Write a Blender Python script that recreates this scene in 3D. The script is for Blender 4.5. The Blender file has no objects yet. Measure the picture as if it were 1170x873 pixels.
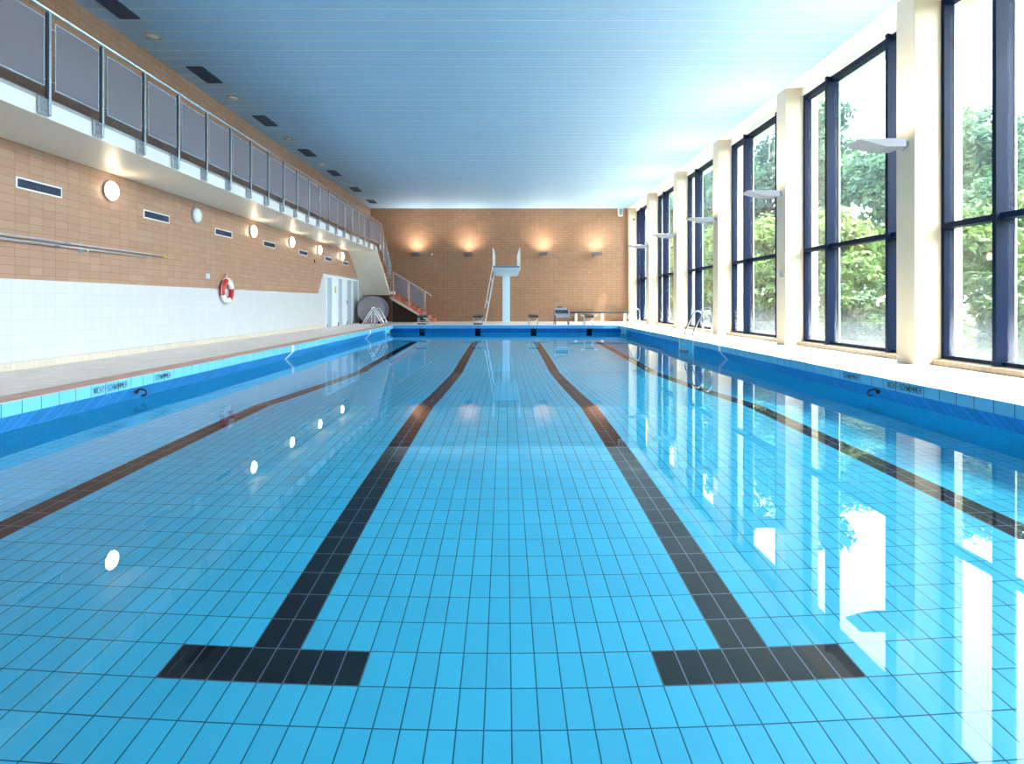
import bpy, bmesh, math, random
from mathutils import Vector, Matrix
random.seed(7)
SC = bpy.context.scene
COL = SC.collection
PI = math.pi

# ------------------------------------------------------------------ helpers
def lin(c):
    def f(v):
        v /= 255.0
        return v / 12.92 if v <= 0.04045 else ((v + 0.055) / 1.055) ** 2.4
    return (f(c[0]), f(c[1]), f(c[2]), 1.0)

class NT:
    def __init__(s, name):
        s.m = bpy.data.materials.new(name)
        s.m.use_nodes = True
        s.t = s.m.node_tree
        s.t.nodes.clear()
        s.out = s.n('ShaderNodeOutputMaterial')
    def n(s, typ, **kw):
        nd = s.t.nodes.new(typ)
        for k, v in kw.items():
            setattr(nd, k, v)
        return nd
    def l(s, a, b):
        s.t.links.new(a, b)
    def put(s, sock, v):
        if isinstance(v, bpy.types.NodeSocket):
            s.l(v, sock)
        else:
            sock.default_value = v
    def math(s, op, a, b=None, c=None):
        nd = s.n('ShaderNodeMath', operation=op)
        s.put(nd.inputs[0], a)
        if b is not None: s.put(nd.inputs[1], b)
        if c is not None: s.put(nd.inputs[2], c)
        return nd.outputs[0]
    def mix(s, fac, a, b):
        nd = s.n('ShaderNodeMix', data_type='RGBA')
        s.put(nd.inputs[0], fac); s.put(nd.inputs[6], a); s.put(nd.inputs[7], b)
        return nd.outputs[2]
    def pbr(s, color, rough=0.5, metal=0.0, spec=0.5, normal=None):
        nd = s.n('ShaderNodeBsdfPrincipled')
        s.put(nd.inputs['Base Color'], color); s.put(nd.inputs['Roughness'], rough)
        s.put(nd.inputs['Metallic'], metal); s.put(nd.inputs['Specular IOR Level'], spec)
        if normal is not None: s.l(normal, nd.inputs['Normal'])
        return nd.outputs[0]
    def done(s, sh):
        s.l(sh, s.out.inputs[0]); return s.m
    def xyz(s):
        tc = s.n('ShaderNodeTexCoord'); sp = s.n('ShaderNodeSeparateXYZ')
        s.l(tc.outputs['Object'], sp.inputs[0])
        return sp.outputs, tc.outputs['Object']
    def ramp(s, v, lo, hi):
        nd = s.n('ShaderNodeMapRange'); nd.interpolation_type = 'SMOOTHSTEP'
        s.put(nd.inputs[0], v); nd.inputs[1].default_value = lo; nd.inputs[2].default_value = hi
        return nd.outputs[0]
    def noise(s, vec, scale, detail=3.0):
        nd = s.n('ShaderNodeTexNoise')
        s.l(vec, nd.inputs['Vector']); nd.inputs['Scale'].default_value = scale; nd.inputs['Detail'].default_value = detail
        return nd.outputs['Fac']

def plain(name, rgb, rough=0.5, metal=0.0, spec=0.5, var=0.06, scale=9.0):
    t = NT(name); _, vec = t.xyz()
    c = lin(rgb)
    nz = t.noise(vec, scale, 2.0)
    dark = tuple(v * (1 - var) for v in c[:3]) + (1,)
    light = tuple(min(1, v * (1 + var)) for v in c[:3]) + (1,)
    return t.done(t.pbr(t.mix(nz, dark, light), rough, metal, spec))

def tiles(name, rgb, grout, su, sv, axes, gw=0.006, ou=0.0, ov=0.0, var=0.06, rough=0.25, spec=0.5, rgb2=None, half=False):
    """rectangular glazed tiles laid in straight courses on the plane AXES"""
    t = NT(name); o, vec = t.xyz()
    ix = 'XYZ'
    u = t.math('DIVIDE', t.math('SUBTRACT', o[ix.index(axes[0])], ou), su)
    v = t.math('DIVIDE', t.math('SUBTRACT', o[ix.index(axes[1])], ov), sv)
    def line(w, s_):
        f = t.math('FRACT', w)
        d = t.math('MINIMUM', f, t.math('SUBTRACT', 1.0, f))
        return t.math('LESS_THAN', d, gw / 2 / s_)
    m = t.math('MAXIMUM', line(u, su), line(v, sv))
    cb = t.n('ShaderNodeCombineXYZ')
    t.l(t.math('FLOOR', u), cb.inputs[0]); t.l(t.math('FLOOR', v), cb.inputs[1])
    wn = t.n('ShaderNodeTexWhiteNoise'); t.l(cb.outputs[0], wn.inputs['Vector'])
    c = lin(rgb)
    c2 = lin(rgb2) if rgb2 else tuple(x * (1 - 2 * var) for x in c[:3]) + (1,)
    c1 = c if rgb2 else tuple(min(1, x * (1 + var)) for x in c[:3]) + (1,)
    base = t.mix(wn.outputs['Value'], c1, c2)
    col = t.mix(m, base, lin(grout))
    ro = t.math('ADD', t.math('MULTIPLY', m, 0.5), rough)
    return t.done(t.pbr(col, ro, 0.0, spec))

def emit(name, rgb, strength):
    t = NT(name)
    e = t.n('ShaderNodeEmission'); e.inputs[0].default_value = lin(rgb); e.inputs[1].default_value = strength
    return t.done(e.outputs[0])

class MB:
    """collects shapes into one mesh; every face keeps the index of the material given"""
    def __init__(s):
        s.v = []; s.f = []; s.m = []; s.sm = []
    def face(s, pts, mi=0, smooth=False):
        b = len(s.v); s.v += [tuple(p) for p in pts]
        s.f.append(tuple(range(b, b + len(pts)))); s.m.append(mi); s.sm.append(smooth)
    def grid(s, rows, mi=0, smooth=True, closed=False):
        b = len(s.v); n = len(rows[0])
        for r in rows: s.v += [tuple(p) for p in r]
        for i in range(len(rows) - 1):
            for j in range(n if closed else n - 1):
                k = (j + 1) % n
                s.f.append((b + i * n + j, b + i * n + k, b + (i + 1) * n + k, b + (i + 1) * n + j)); s.m.append(mi); s.sm.append(smooth)
    def box(s, x0, x1, y0, y1, z0, z1, mi=0, bev=0.0):
        if bev <= 0:
            p = [(x0,y0,z0),(x1,y0,z0),(x1,y1,z0),(x0,y1,z0),(x0,y0,z1),(x1,y0,z1),(x1,y1,z1),(x0,y1,z1)]
            b = len(s.v); s.v += p
            for f in ((0,3,2,1),(4,5,6,7),(0,1,5,4),(1,2,6,5),(2,3,7,6),(3,0,4,7)):
                s.f.append(tuple(b + i for i in f)); s.m.append(mi); s.sm.append(False)
            return
        bm = bmesh.new(); bmesh.ops.create_cube(bm, size=1.0)
        for v in bm.verts:
            v.co = Vector(((x0+x1)/2 + v.co.x*(x1-x0), (y0+y1)/2 + v.co.y*(y1-y0), (z0+z1)/2 + v.co.z*(z1-z0)))
        bmesh.ops.bevel(bm, geom=bm.edges[:], offset=bev, segments=2, affect='EDGES', profile=0.5)
        s.add(bm, mi)
    def add(s, bm, mi=0, smooth=False):
        b = len(s.v); bm.verts.ensure_lookup_table(); bm.verts.index_update()
        s.v += [tuple(v.co) for v in bm.verts]
        for f in bm.faces:
            s.f.append(tuple(b + v.index for v in f.verts)); s.m.append(mi); s.sm.append(smooth)
        bm.free()
    def prism(s, poly, axis, a0, a1, mi=0, side_mi=None):
        """extrude a 2D polygon along AXIS ('x','y','z'); poly coordinates are the two other axes in order"""
        def P(u, v, a):
            return {'x': (a, u, v), 'y': (u, a, v), 'z': (u, v, a)}[axis]
        A = [P(u, v, a0) for u, v in poly]; B = [P(u, v, a1) for u, v in poly]
        s.face(A[::-1], mi if side_mi is None else side_mi); s.face(B, mi if side_mi is None else side_mi)
        n = len(poly)
        for i in range(n):
            j = (i + 1) % n
            s.face((A[i], A[j], B[j], B[i]), mi)
    def tube(s, pts, r, mi=0, seg=10, caps=True, radii=None):
        pts = [Vector(p) for p in pts]
        rows = []; up = None
        for i, p in enumerate(pts):
            d = ((pts[min(i+1, len(pts)-1)] - pts[max(i-1, 0)])).normalized()
            if up is None:
                up = Vector((0,0,1)) if abs(d.z) < 0.9 else Vector((0,1,0))
            a = d.cross(up).normalized(); up = a.cross(d).normalized()
            rr = radii[i] if radii else r
            rows.append([p + (a * math.cos(2*PI*k/seg) + up * math.sin(2*PI*k/seg)) * rr for k in range(seg)])
        s.grid(rows, mi, True, True)
        if caps:
            s.face(rows[0][::-1], mi); s.face(rows[-1], mi)
    def lathe(s, prof, axis, c, mi=0, seg=32, smooth=True):
        """prof = [(radius, height along axis)]"""
        rows = []
        for r, h in prof:
            row = []
            for k in range(seg):
                a = 2*PI*k/seg; u, v = r*math.cos(a), r*math.sin(a)
                q = {'x': (h,u,v), 'y': (u,h,v), 'z': (u,v,h)}[axis]
                row.append((c[0]+q[0], c[1]+q[1], c[2]+q[2]))
            rows.append(row)
        s.grid(rows, mi, smooth, True)
        s.face(rows[0][::-1], mi); s.face(rows[-1], mi)
    def build(s, name, mats, parent=None):
        me = bpy.data.meshes.new(name)
        me.from_pydata(s.v, [], s.f)
        for m in (mats if isinstance(mats, (list, tuple)) else [mats]): me.materials.append(m)
        for p, mi, sm in zip(me.polygons, s.m, s.sm):
            p.material_index = mi; p.use_smooth = sm
        bm = bmesh.new(); bm.from_mesh(me)
        bmesh.ops.remove_doubles(bm, verts=bm.verts[:], dist=1e-5)
        bmesh.ops.recalc_face_normals(bm, faces=bm.faces[:])
        bm.to_mesh(me); bm.free()
        o = bpy.data.objects.new(name, me); COL.objects.link(o)
        if parent is not None: o.parent = parent
        return o

def raw_build(mb, name, mats, parent=None):
    """like MB.build but keeps the face orientation as written"""
    me = bpy.data.meshes.new(name)
    me.from_pydata(mb.v, [], mb.f)
    for m in (mats if isinstance(mats, (list, tuple)) else [mats]): me.materials.append(m)
    for p, mi, sm in zip(me.polygons, mb.m, mb.sm):
        p.material_index = mi; p.use_smooth = sm
    o = bpy.data.objects.new(name, me); COL.objects.link(o)
    if parent is not None: o.parent = parent
    return o

def tag(o, label=None, cat=None, group=None, kind=None):
    if label: o['label'] = label
    if cat: o['category'] = cat
    if group: o['group'] = group
    if kind: o['kind'] = kind
    return o

def thing(name, label, cat, loc=(0,0,0), rz=0.0, group=None):
    o = bpy.data.objects.new(name, None); COL.objects.link(o)
    o.location = loc; o.rotation_euler = (0, 0, rz); o.empty_display_size = 0.1
    return tag(o, label, cat, group)

def copy_tree(o, parent=None):
    kids = [c for c in bpy.data.objects if c.parent == o]
    c = o.copy(); COL.objects.link(c)
    if parent is not None: c.parent = parent
    for k in kids: copy_tree(k, c)
    return c

def arc(c, r, a0, a1, n, plane='xz'):
    out = []
    for i in range(n + 1):
        a = a0 + (a1 - a0) * i / n
        u, v = r * math.cos(a), r * math.sin(a)
        out.append((c[0]+u, c[1], c[2]+v) if plane == 'xz' else ((c[0], c[1]+u, c[2]+v) if plane == 'yz' else (c[0]+u, c[1]+v, c[2])))
    return out

# ------------------------------------------------------------------ materials
BROWN, BROWN2, BGROUT = (168,127,98), (158,117,88), (120,88,68)
M = {}
M['brown_yz'] = tiles('tan wall tile', (182,144,122), (138,107,90), 0.26, 0.13, 'YZ', 0.006, 8.592, 0.0, rough=0.35, rgb2=(174,133,110))
M['brown_xz'] = tiles('tan end wall tile', BROWN, BGROUT, 0.26, 0.13, 'XZ', 0.008, 0.0, 0.0, rough=0.35, rgb2=BROWN2)
M['white_yz'] = tiles('white wall tile', (208,206,208), (178,178,184), 0.21, 0.206, 'YZ', 0.006, 8.75, 1.36, var=0.015, rough=0.2)
M['skirt'] = tiles('cream skirting tile', (212,198,182), (184,168,150), 0.105, 0.12, 'YZ', 0.005, 0, 0, var=0.03, rough=0.3)
M['deck'] = tiles('pale deck tile', (236,224,216), (212,198,190), 0.25, 0.25, 'XY', 0.007, 0, 0.85, var=0.04, rough=0.45)
M['deck_red'] = tiles('worn red deck tile', (206,156,142), (182,134,122), 0.25, 0.125, 'YX', 0.006, 0.85, 5.03, var=0.09, rough=0.45)
M['edge_top'] = tiles('white edge tile', (238,240,240), (190,195,200), 0.25, 1.0, 'YX', 0.006, 0.0, 0.53, var=0.02, rough=0.3)
POOL, PGROUT = (76,214,254), (36,104,148)
M['floor_tile'] = tiles('blue pool floor tile', POOL, PGROUT, 0.125, 0.25, 'XY', 0.007, 0, 0.85, var=0.035, rough=0.3)
M['floor_black'] = tiles('black lane tile', (4,4,16), (130,140,158), 0.125, 0.25, 'XY', 0.007, 0, 0.85, var=0.1, rough=0.3)
M['pool_wall_yz'] = tiles('blue pool side tile', POOL, (52,160,214), 0.25, 0.125, 'YZ', 0.006, 0, 0, var=0.04, rough=0.25)
M['pool_wall_xz'] = tiles('blue pool end tile', POOL, PGROUT, 0.125, 0.25, 'XZ', 0.006, 0, 0, var=0.04, rough=0.25)
M['nose_yz'] = tiles('pale blue edge tile', (112,192,232), (52,84,110), 0.25, 5.0, 'YZ', 0.010, 0, -2.0, var=0.03, rough=0.2)
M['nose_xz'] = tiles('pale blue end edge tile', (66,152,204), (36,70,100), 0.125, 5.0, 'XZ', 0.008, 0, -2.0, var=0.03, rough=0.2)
M['under_y'] = tiles('blue undercut tile', (66,152,222), (20,58,104), 0.125, 5.0, 'YZ', 0.009, 0, -2.0, var=0.05, rough=0.2)
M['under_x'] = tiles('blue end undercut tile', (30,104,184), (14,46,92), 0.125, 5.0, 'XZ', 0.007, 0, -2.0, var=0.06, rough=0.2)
M['under_black'] = plain('black target tile', (12,12,26), 0.25)
M['white_tile'] = plain('white marker tile', (236,242,244), 0.25, var=0.02)
M['ceil'] = plain('pale blue ceiling panel', (164,198,226), 0.6, var=0.02, scale=1.5)
M['joint'] = plain('white ceiling joint strip', (206,220,230), 0.5, var=0.01)
M['plaster'] = plain('white plaster', (240,236,232), 0.6, var=0.02, scale=3)
M['cream'] = plain('cream painted concrete', (212,196,172), 0.55, var=0.03, scale=3)
M['slab'] = plain('painted gallery slab', (228,226,222), 0.45, var=0.02, scale=4)
M['soffit'] = plain('satin cream soffit', (228,220,206), 0.42, var=0.02, scale=2)
M['terra'] = tiles('terracotta step tile', (206,112,88), (170,90,72), 0.125, 0.36, 'XY', 0.005, 0, 0, var=0.12, rough=0.4)
M['steel'] = plain('brushed stainless steel', (222,225,230), 0.25, 0.8, var=0.03)
M['steel_dull'] = plain('galvanised steel', (170,174,184), 0.38, 1.0, var=0.1)
M['steel_shade'] = plain('shaded steel tube', (158,162,170), 0.16, 1.0, var=0.05)  # darker copy of the ladder steel, window-side shade put into its colour
M['white_metal'] = plain('white powder coat', (238,240,242), 0.35, var=0.02)
M['grey_metal'] = plain('light grey powder coat', (164,166,174), 0.4, var=0.03)
M['dark_metal'] = plain('dark grey plastic', (44,46,54), 0.45)
M['navy'] = plain('navy window frame paint', (7,22,50), 0.5, spec=0.12, var=0.04)
M['vent'] = plain('dark vent slats', (66,76,104), 0.5)
M['white_paint'] = plain('white door paint', (232,236,240), 0.35, var=0.015)
M['grey_blue'] = plain('grey blue door infill', (176,190,204), 0.3, var=0.03)
M['black'] = plain('black rubber', (18,18,20), 0.6)
M['red'] = plain('red ring vinyl', (186,22,32), 0.35)
M['white_vinyl'] = plain('white ring vinyl', (240,238,236), 0.35, var=0.02)
M['rope'] = plain('white rope', (228,224,214), 0.8)
M['yellow'] = plain('yellow tip plastic', (210,190,40), 0.4)
M['sign_blue'] = plain('pale blue notice plate', (176,206,236), 0.3)
M['letter'] = plain('black lettering', (20,22,30), 0.5)
M['brown_wood'] = plain('brown wooden slat', (122,70,48), 0.5, var=0.15, scale=20)
M['pole'] = plain('anodised grey tube', (196,190,194), 0.35, 0.2)
M['lamp_grey'] = plain('grey floodlight housing', (122,122,134), 0.4, var=0.03)
M['kerb'] = tiles('tan kerb tile', (150,128,104), (110,92,74), 0.125, 0.2, 'YZ', 0.006, 0, 0, var=0.05, rough=0.35)
M['stair_shade'] = plain('painted stair shade', (46,28,22), 0.7)
M['board_blue'] = plain('pale blue painted concrete', (196,220,234), 0.4, var=0.02)
M['board_edge'] = plain('grey blue platform mat', (96,120,142), 0.6)
M['lamp_lit'] = emit('lit opal glass', (255,238,200), 11.0)
M['lamp_up'] = emit('uplight lamp glass', (255,238,214), 14.0)
M['opal'] = plain('unlit opal glass', (226,232,240), 0.2, var=0.03, scale=14)
M['seat_grey'] = plain('grey chair shell', (150,160,172), 0.4)

# rolled cover: concentric wound layers
t = NT('wound grey cover sheet'); o_, vec = t.xyz()
dx = t.math('SUBTRACT', o_[0], 0.0); dz = t.math('SUBTRACT', o_[2], 0.0)
rad = t.math('SQRT', t.math('ADD', t.math('MULTIPLY', dx, dx), t.math('MULTIPLY', dz, dz)))
st = t.math('FRACT', t.math('DIVIDE', rad, 0.075))
M['roll_end'] = t.done(t.pbr(t.mix(t.math('GREATER_THAN', st, 0.7), lin((150,144,152)), lin((84,82,94))), 0.6))
t = NT('grey violet cover sheet'); o_, vec = t.xyz()
M['roll_side'] = t.done(t.pbr(t.mix(t.noise(vec, 3.0), lin((120,112,140)), lin((92,80,120))), 0.3))

# perforated balustrade sheet: fine holes let the wall behind show
t = NT('perforated aluminium sheet')
tr = t.n('ShaderNodeBsdfTransparent'); mx = t.n('ShaderNodeMixShader'); mx.inputs[0].default_value = 0.72
t.l(tr.outputs[0], mx.inputs[1]); t.l(t.pbr(lin((140,134,146)), 0.4, 0.15), mx.inputs[2])
M['perf'] = t.done(mx.outputs[0])

# window glass: clear, mirror-like at grazing angles, misted with condensation low down
t = NT('misted window glass'); o_, vec = t.xyz()
tr = t.n('ShaderNodeBsdfTransparent'); tr.inputs[0].default_value = (0.90, 0.965, 0.975, 1)
gl = t.n('ShaderNodeBsdfGlossy'); gl.inputs['Roughness'].default_value = 0.0
fr = t.n('ShaderNodeFresnel'); ge = t.n('ShaderNodeNewGeometry')
t.l(t.math('ADD', 1.45, t.math('MULTIPLY', ge.outputs['Backfacing'], 1/1.45 - 1.45)), fr.inputs[0])
m1 = t.n('ShaderNodeMixShader'); t.l(fr.outputs[0], m1.inputs[0]); t.l(tr.outputs[0], m1.inputs[1]); t.l(gl.outputs[0], m1.inputs[2])
mp = t.n('ShaderNodeMapping'); mp.inputs['Scale'].default_value = (1, 14, 0.6); t.l(vec, mp.inputs[0])
nz = t.noise(mp.outputs[0], 1.0, 4.0)
hgt = t.math('ADD', o_[2], t.math('MULTIPLY', t.math('SUBTRACT', nz, 0.5), 0.9))
fog = t.math('ADD', t.math('MULTIPLY', t.math('SUBTRACT', 1.0, t.ramp(hgt, 0.1, 1.05)), 0.04), 0.006)
tl = t.n('ShaderNodeBsdfTranslucent'); tl.inputs[0].default_value = (0.8, 0.85, 0.95, 1)
m2 = t.n('ShaderNodeMixShader'); t.l(fog, m2.inputs[0]); t.l(m1.outputs[0], m2.inputs[1]); t.l(tl.outputs[0], m2.inputs[2])
M['glass'] = t.done(m2.outputs[0])

# pool water
t = NT('clear pool water')
g = t.n('ShaderNodeBsdfRefraction'); g.inputs['Roughness'].default_value = 0.0; g.inputs['IOR'].default_value = 1.333
g.inputs[0].default_value = (0.985, 1.0, 1.0, 1)
gl = t.n('ShaderNodeBsdfGlossy'); gl.inputs['Roughness'].default_value = 0.0
fr = t.n('ShaderNodeFresnel'); fr.inputs[0].default_value = 1.333
mx = t.n('ShaderNodeMixShader'); t.l(t.math('MULTIPLY', fr.outputs[0], 0.86), mx.inputs[0]); t.l(g.outputs[0], mx.inputs[1]); t.l(gl.outputs[0], mx.inputs[2])
M['water'] = t.done(mx.outputs[0])

# foliage
def leaf_mat(name, a, b, c):
    t = NT(name); o_, vec = t.xyz()
    n1 = t.noise(vec, 0.9, 3.0)
    wn = t.n('ShaderNodeTexWhiteNoise'); sn = t.n('ShaderNodeVectorMath', operation='SNAP'); sn.inputs[1].default_value = (0.3,0.3,0.3)
    t.l(vec, sn.inputs[0]); t.l(sn.outputs[0], wn.inputs['Vector'])
    col = t.mix(t.ramp(n1, 0.35, 0.65), lin(a), lin(b))
    col = t.mix(t.math('MULTIPLY', wn.outputs['Value'], 0.6), col, lin(c))
    d = t.pbr(col, 0.55, 0, 0.25)
    tl = t.n('ShaderNodeBsdfTranslucent'); t.l(col, tl.inputs[0])
    mx = t.n('ShaderNodeMixShader'); mx.inputs[0].default_value = 0.35
    t.l(d, mx.inputs[1]); t.l(tl.outputs[0], mx.inputs[2])
    return t.done(mx.outputs[0])
M['leaf_a'] = leaf_mat('fresh green leaves', (58,86,40), (96,116,48), (40,68,36))
M['leaf_b'] = leaf_mat('blue green leaves', (44,76,54), (68,98,60), (32,58,46))
M['leaf_c'] = leaf_mat('yellow green leaves', (88,112,52), (112,128,64), (62,90,46))
M['bark'] = plain('grey brown bark', (86,74,62), 0.8, var=0.25, scale=12)
t = NT('lawn'); o_, vec = t.xyz()
M['lawn'] = t.done(t.pbr(t.mix(t.noise(vec, 1.2, 6.0), lin((44,64,32)), lin((70,82,44))), 0.9, 0, 0.1))

# ------------------------------------------------------------------ dimensions
XL, XR = -7.3, 6.6          # tiled wall, inner faces of the columns
XG = 7.12                   # window plane
YN, YF = -3.6, 31.3         # end walls
ZC = 6.1                    # ceiling
PX, PY0, PY1 = 5.03, 0.85, 25.85
WZ = -0.33                  # water level

# ------------------------------------------------------------------ deck floor
mb = MB()
def quad_xy(x0, x1, y0, y1, mi, z=0.0): mb.face(((x0,y0,z),(x1,y0,z),(x1,y1,z),(x0,y1,z)), mi)
RB = 0.42; EB = 0.05
quad_xy(XL, -PX-RB, YN, YF, 0); quad_xy(PX+EB, 7.4, YN, YF, 0)
quad_xy(-PX-RB, -PX-EB, YN, PY1+EB, 1)
quad_xy(-PX-RB, -PX-EB, PY1+EB, YF, 0)
quad_xy(-PX-EB, -PX, PY0-EB, PY1+EB, 2); quad_xy(PX, PX+EB, PY0-EB, PY1+EB, 2)
quad_xy(-PX-EB, PX+EB, YN, PY0-EB, 0); quad_xy(-PX-EB, PX+EB, PY1+EB, YF, 0)
quad_xy(-PX, PX, PY0-EB, PY0, 2); quad_xy(-PX, PX, PY1, PY1+EB, 2)
fl = raw_build(mb, 'floor', [M['deck'], M['deck_red'], M['edge_top']])
tag(fl, 'pale tiled deck around the pool with a worn red tile strip along one edge', 'floor', kind='structure')

# ------------------------------------------------------------------ pool basin
def depth(y):
    k = [(0.0, 0.94), (8.85, 1.30), (15.0, 3.45), (27.0, 3.6)]
    for (a, da), (b, db) in zip(k, k[1:]):
        if y <= b: return da + (db - da) * (y - a) / (b - a)
    return k[-1][1]
UO = 0.18                                   # how far the undercut runs back
mb = MB()
xs = [-PX-UO, -4.25, -3.875, -3.625, -3.25, -1.75, -1.375, -1.125, -0.75, 0.75, 1.125, 1.375, 1.75, 3.25, 3.625, 3.875, 4.25, PX+UO]
ys = [PY0-UO, 2.85, 3.10, 8.85, 15.0, 23.60, 23.85, PY1+UO]
for i in range(len(xs)-1):
    for j in range(len(ys)-1):
        xm, ym = (xs[i]+xs[i+1])/2, (ys[j]+ys[j+1])/2
        blk = False
        for c in (-3.75, -1.25, 1.25, 3.75):
            if 2.85 < ym < 23.85 and abs(xm-c) < 0.125: blk = True
            if (2.85 < ym < 3.10 or 23.60 < ym < 23.85) and abs(xm-c) < 0.5: blk = True
        mb.face([(x, y, WZ-depth(y)) for x, y in ((xs[i],ys[j]),(xs[i+1],ys[j]),(xs[i+1],ys[j+1]),(xs[i],ys[j+1]))], 1 if blk else 0)
# side walls below the water
for sx in (-1, 1):
    x = sx*(PX+UO)
    for j in range(len(ys)-1):
        mb.face([(x,ys[j],WZ-depth(ys[j])),(x,ys[j+1],WZ-depth(ys[j+1])),(x,ys[j+1],WZ),(x,ys[j],WZ)], 2)
for y in (PY0-UO, PY1+UO):
    mb.face([(-PX-UO,y,WZ-depth(y)),(PX+UO,y,WZ-depth(y)),(PX+UO,y,WZ),(-PX-UO,y,WZ)], 3)
for c in (-3.75, -1.25, 1.25, 3.75):
    for y in (PY1+UO-0.004,):
        mb.face([(c-0.125,y,WZ-2.3),(c+0.125,y,WZ-2.3),(c+0.125,y,WZ-0.001),(c-0.125,y,WZ-0.001)], 8)  # black strips added under water so the mirrored targets read dark
# edge profile: (outward offset, z): nosing face, then the undercut down to the water line
NZ = -0.14
MI_NY, MI_NX, MI_UY, MI_UX, MI_BK, MI_WH = 4, 5, 6, 7, 8, 9
def side_strip(sx, segs):
    """nosing and undercut along one long side; segs = [(y0, y1, nose material, under material, flush)]"""
    for y0, y1, mn, mu, flush in segs:
        a0, a1 = PY0 if y0 is None else y0, PY1 if y1 is None else y1
        b0 = PY0-UO if y0 is None else y0; b1 = PY1+UO if y1 is None else y1
        mb.face([(sx*PX,a0,0),(sx*PX,a1,0),(sx*PX,a1,NZ),(sx*PX,a0,NZ)], mn)
        if not flush:
            mb.face([(sx*PX,a0,NZ),(sx*PX,a1,NZ),(sx*(PX+UO),b1,WZ),(sx*(PX+UO),b0,WZ)], mu)
        else:
            mb.face([(sx*PX,y0,NZ),(sx*PX,y1,NZ),(sx*PX,y1,WZ-0.9),(sx*PX,y0,WZ-0.9)], mu)
            for yy in (y0, y1):
                mb.face([(sx*PX,yy,NZ),(sx*PX,yy,WZ-0.9),(sx*(PX+UO),yy,WZ-0.9),(sx*(PX+UO),yy,WZ)], 2)
            mb.face([(sx*PX,y0,WZ-0.9),(sx*PX,y1,WZ-0.9),(sx*(PX+UO),y1,WZ-0.9),(sx*(PX+UO),y0,WZ-0.9)], mu)
N_, U_ = MI_NY, MI_UY
def ladder_bay(y0, y1):
    return [(y0, y0+0.06, MI_WH, MI_WH, True), (y0+0.06, y1-0.06, MI_NY, 2, True), (y1-0.06, y1, MI_WH, MI_WH, True)]
segL = [(None,13.60,N_,U_,False),(13.60,13.75,MI_WH,MI_WH,False),(13.75,21.45,N_,U_,False),(21.45,21.60,MI_WH,MI_WH,False),(21.60,24.25,N_,U_,False)] + ladder_bay(24.25,25.15) + [(25.15,None,N_,U_,False)]
segR = [(None,13.60,N_,U_,False),(13.60,13.75,MI_WH,MI_WH,False),(13.75,15.55,N_,U_,False)] + ladder_bay(15.55,16.85) + [(16.85,24.25,N_,U_,False)] + ladder_bay(24.25,25.15) + [(25.15,None,N_,U_,False)]
side_strip(-1, segL); side_strip(1, segR)
# end edges with the black lane targets
for y, sy in ((PY0,-1),(PY1,1)):
    mb.face([(-PX,y,0),(PX,y,0),(PX,y,NZ),(-PX,y,NZ)], MI_NX)
    cuts = [-PX]
    for c in (-3.75,-1.25,1.25,3.75): cuts += [c-0.125, c+0.125]
    cuts.append(PX)
    for i in range(len(cuts)-1):
        x0, x1 = cuts[i], cuts[i+1]
        X0 = x0-UO if i == 0 else x0; X1 = x1+UO if i == len(cuts)-2 else x1
        mb.face([(x0,y,NZ),(x1,y,NZ),(X1,y+sy*UO,WZ),(X0,y+sy*UO,WZ)], MI_BK if i % 2 else MI_UX)
basin = raw_build(mb, 'pool_basin', [M['floor_tile'], M['floor_black'], M['pool_wall_yz'], M['pool_wall_xz'], M['nose_yz'], M['nose_xz'], M['under_y'], M['under_x'], M['under_black'], M['white_tile']])
tag(basin, 'blue tiled swimming pool basin with black lane lines on its floor', 'swimming pool', kind='structure')

GLYPH = {'N':[(0,0,0,1),(0,1,1,0),(1,0,1,1)],'I':[(.5,0,.5,1)],'C':[(1,1,.3,1),(.3,1,0,.75),(0,.75,0,.25),(0,.25,.3,0),(.3,0,1,0)],
 'H':[(0,0,0,1),(1,0,1,1),(0,.5,1,.5)],'T':[(0,1,1,1),(.5,0,.5,1)],'-':[(.1,.5,.9,.5)],'S':[(1,1,.15,1),(.15,1,0,.75),(0,.75,1,.25),(1,.25,.85,0),(.85,0,0,0)],
 'W':[(0,1,.25,0),(.25,0,.5,.7),(.5,.7,.75,0),(.75,0,1,1)],'M':[(0,0,0,1),(0,1,.5,.35),(.5,.35,1,1),(1,1,1,0)],'E':[(0,0,0,1),(0,1,1,1),(0,.5,.8,.5),(0,0,1,0)],
 'R':[(0,0,0,1),(0,1,.8,1),(.8,1,1,.75),(1,.75,.8,.5),(.8,.5,0,.5),(.5,.5,1,0)]}
def lettering(txt, x, y0, length, h, sx):
    """upright sans capitals on the edge tiles, each stroke a thin glazed bar"""
    wd = [0.35 if c == 'I' else (1.25 if c in 'WM' else 1.0) for c in txt]; cell = length / (sum(wd) + 0.42*(len(txt)-1)); p = 0.0; q = 0.0042
    m = MB()
    for c, w_ in zip(txt, wd):
        for u0, v0, u1, v1 in GLYPH[c]:
            A = Vector((p + u0*w_*cell, v0*h)); B = Vector((p + u1*w_*cell, v1*h)); d = (B-A).normalized(); A -= d*q*0.6; B += d*q*0.6; nn = Vector((-d.y, d.x))*q
            m.face([(x, y0 + k.x if sx < 0 else y0 + length - k.x, -0.105 + k.y) for k in (A+nn, A-nn, B-nn, B+nn)])
        p += (w_ + 0.42)*cell
    o = m.build('lettering', M['letter'], basin)
    o['label'] = 'black lettering reading ' + txt
for sx in (-1, 1):
    lettering('NICHT-SCHWIMMER', sx*(PX-0.003), 7.04, 0.62, 0.07, sx)
    lettering('SCHWIMMER', sx*(PX-0.003), 8.28, 0.38, 0.07, sx)

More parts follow.
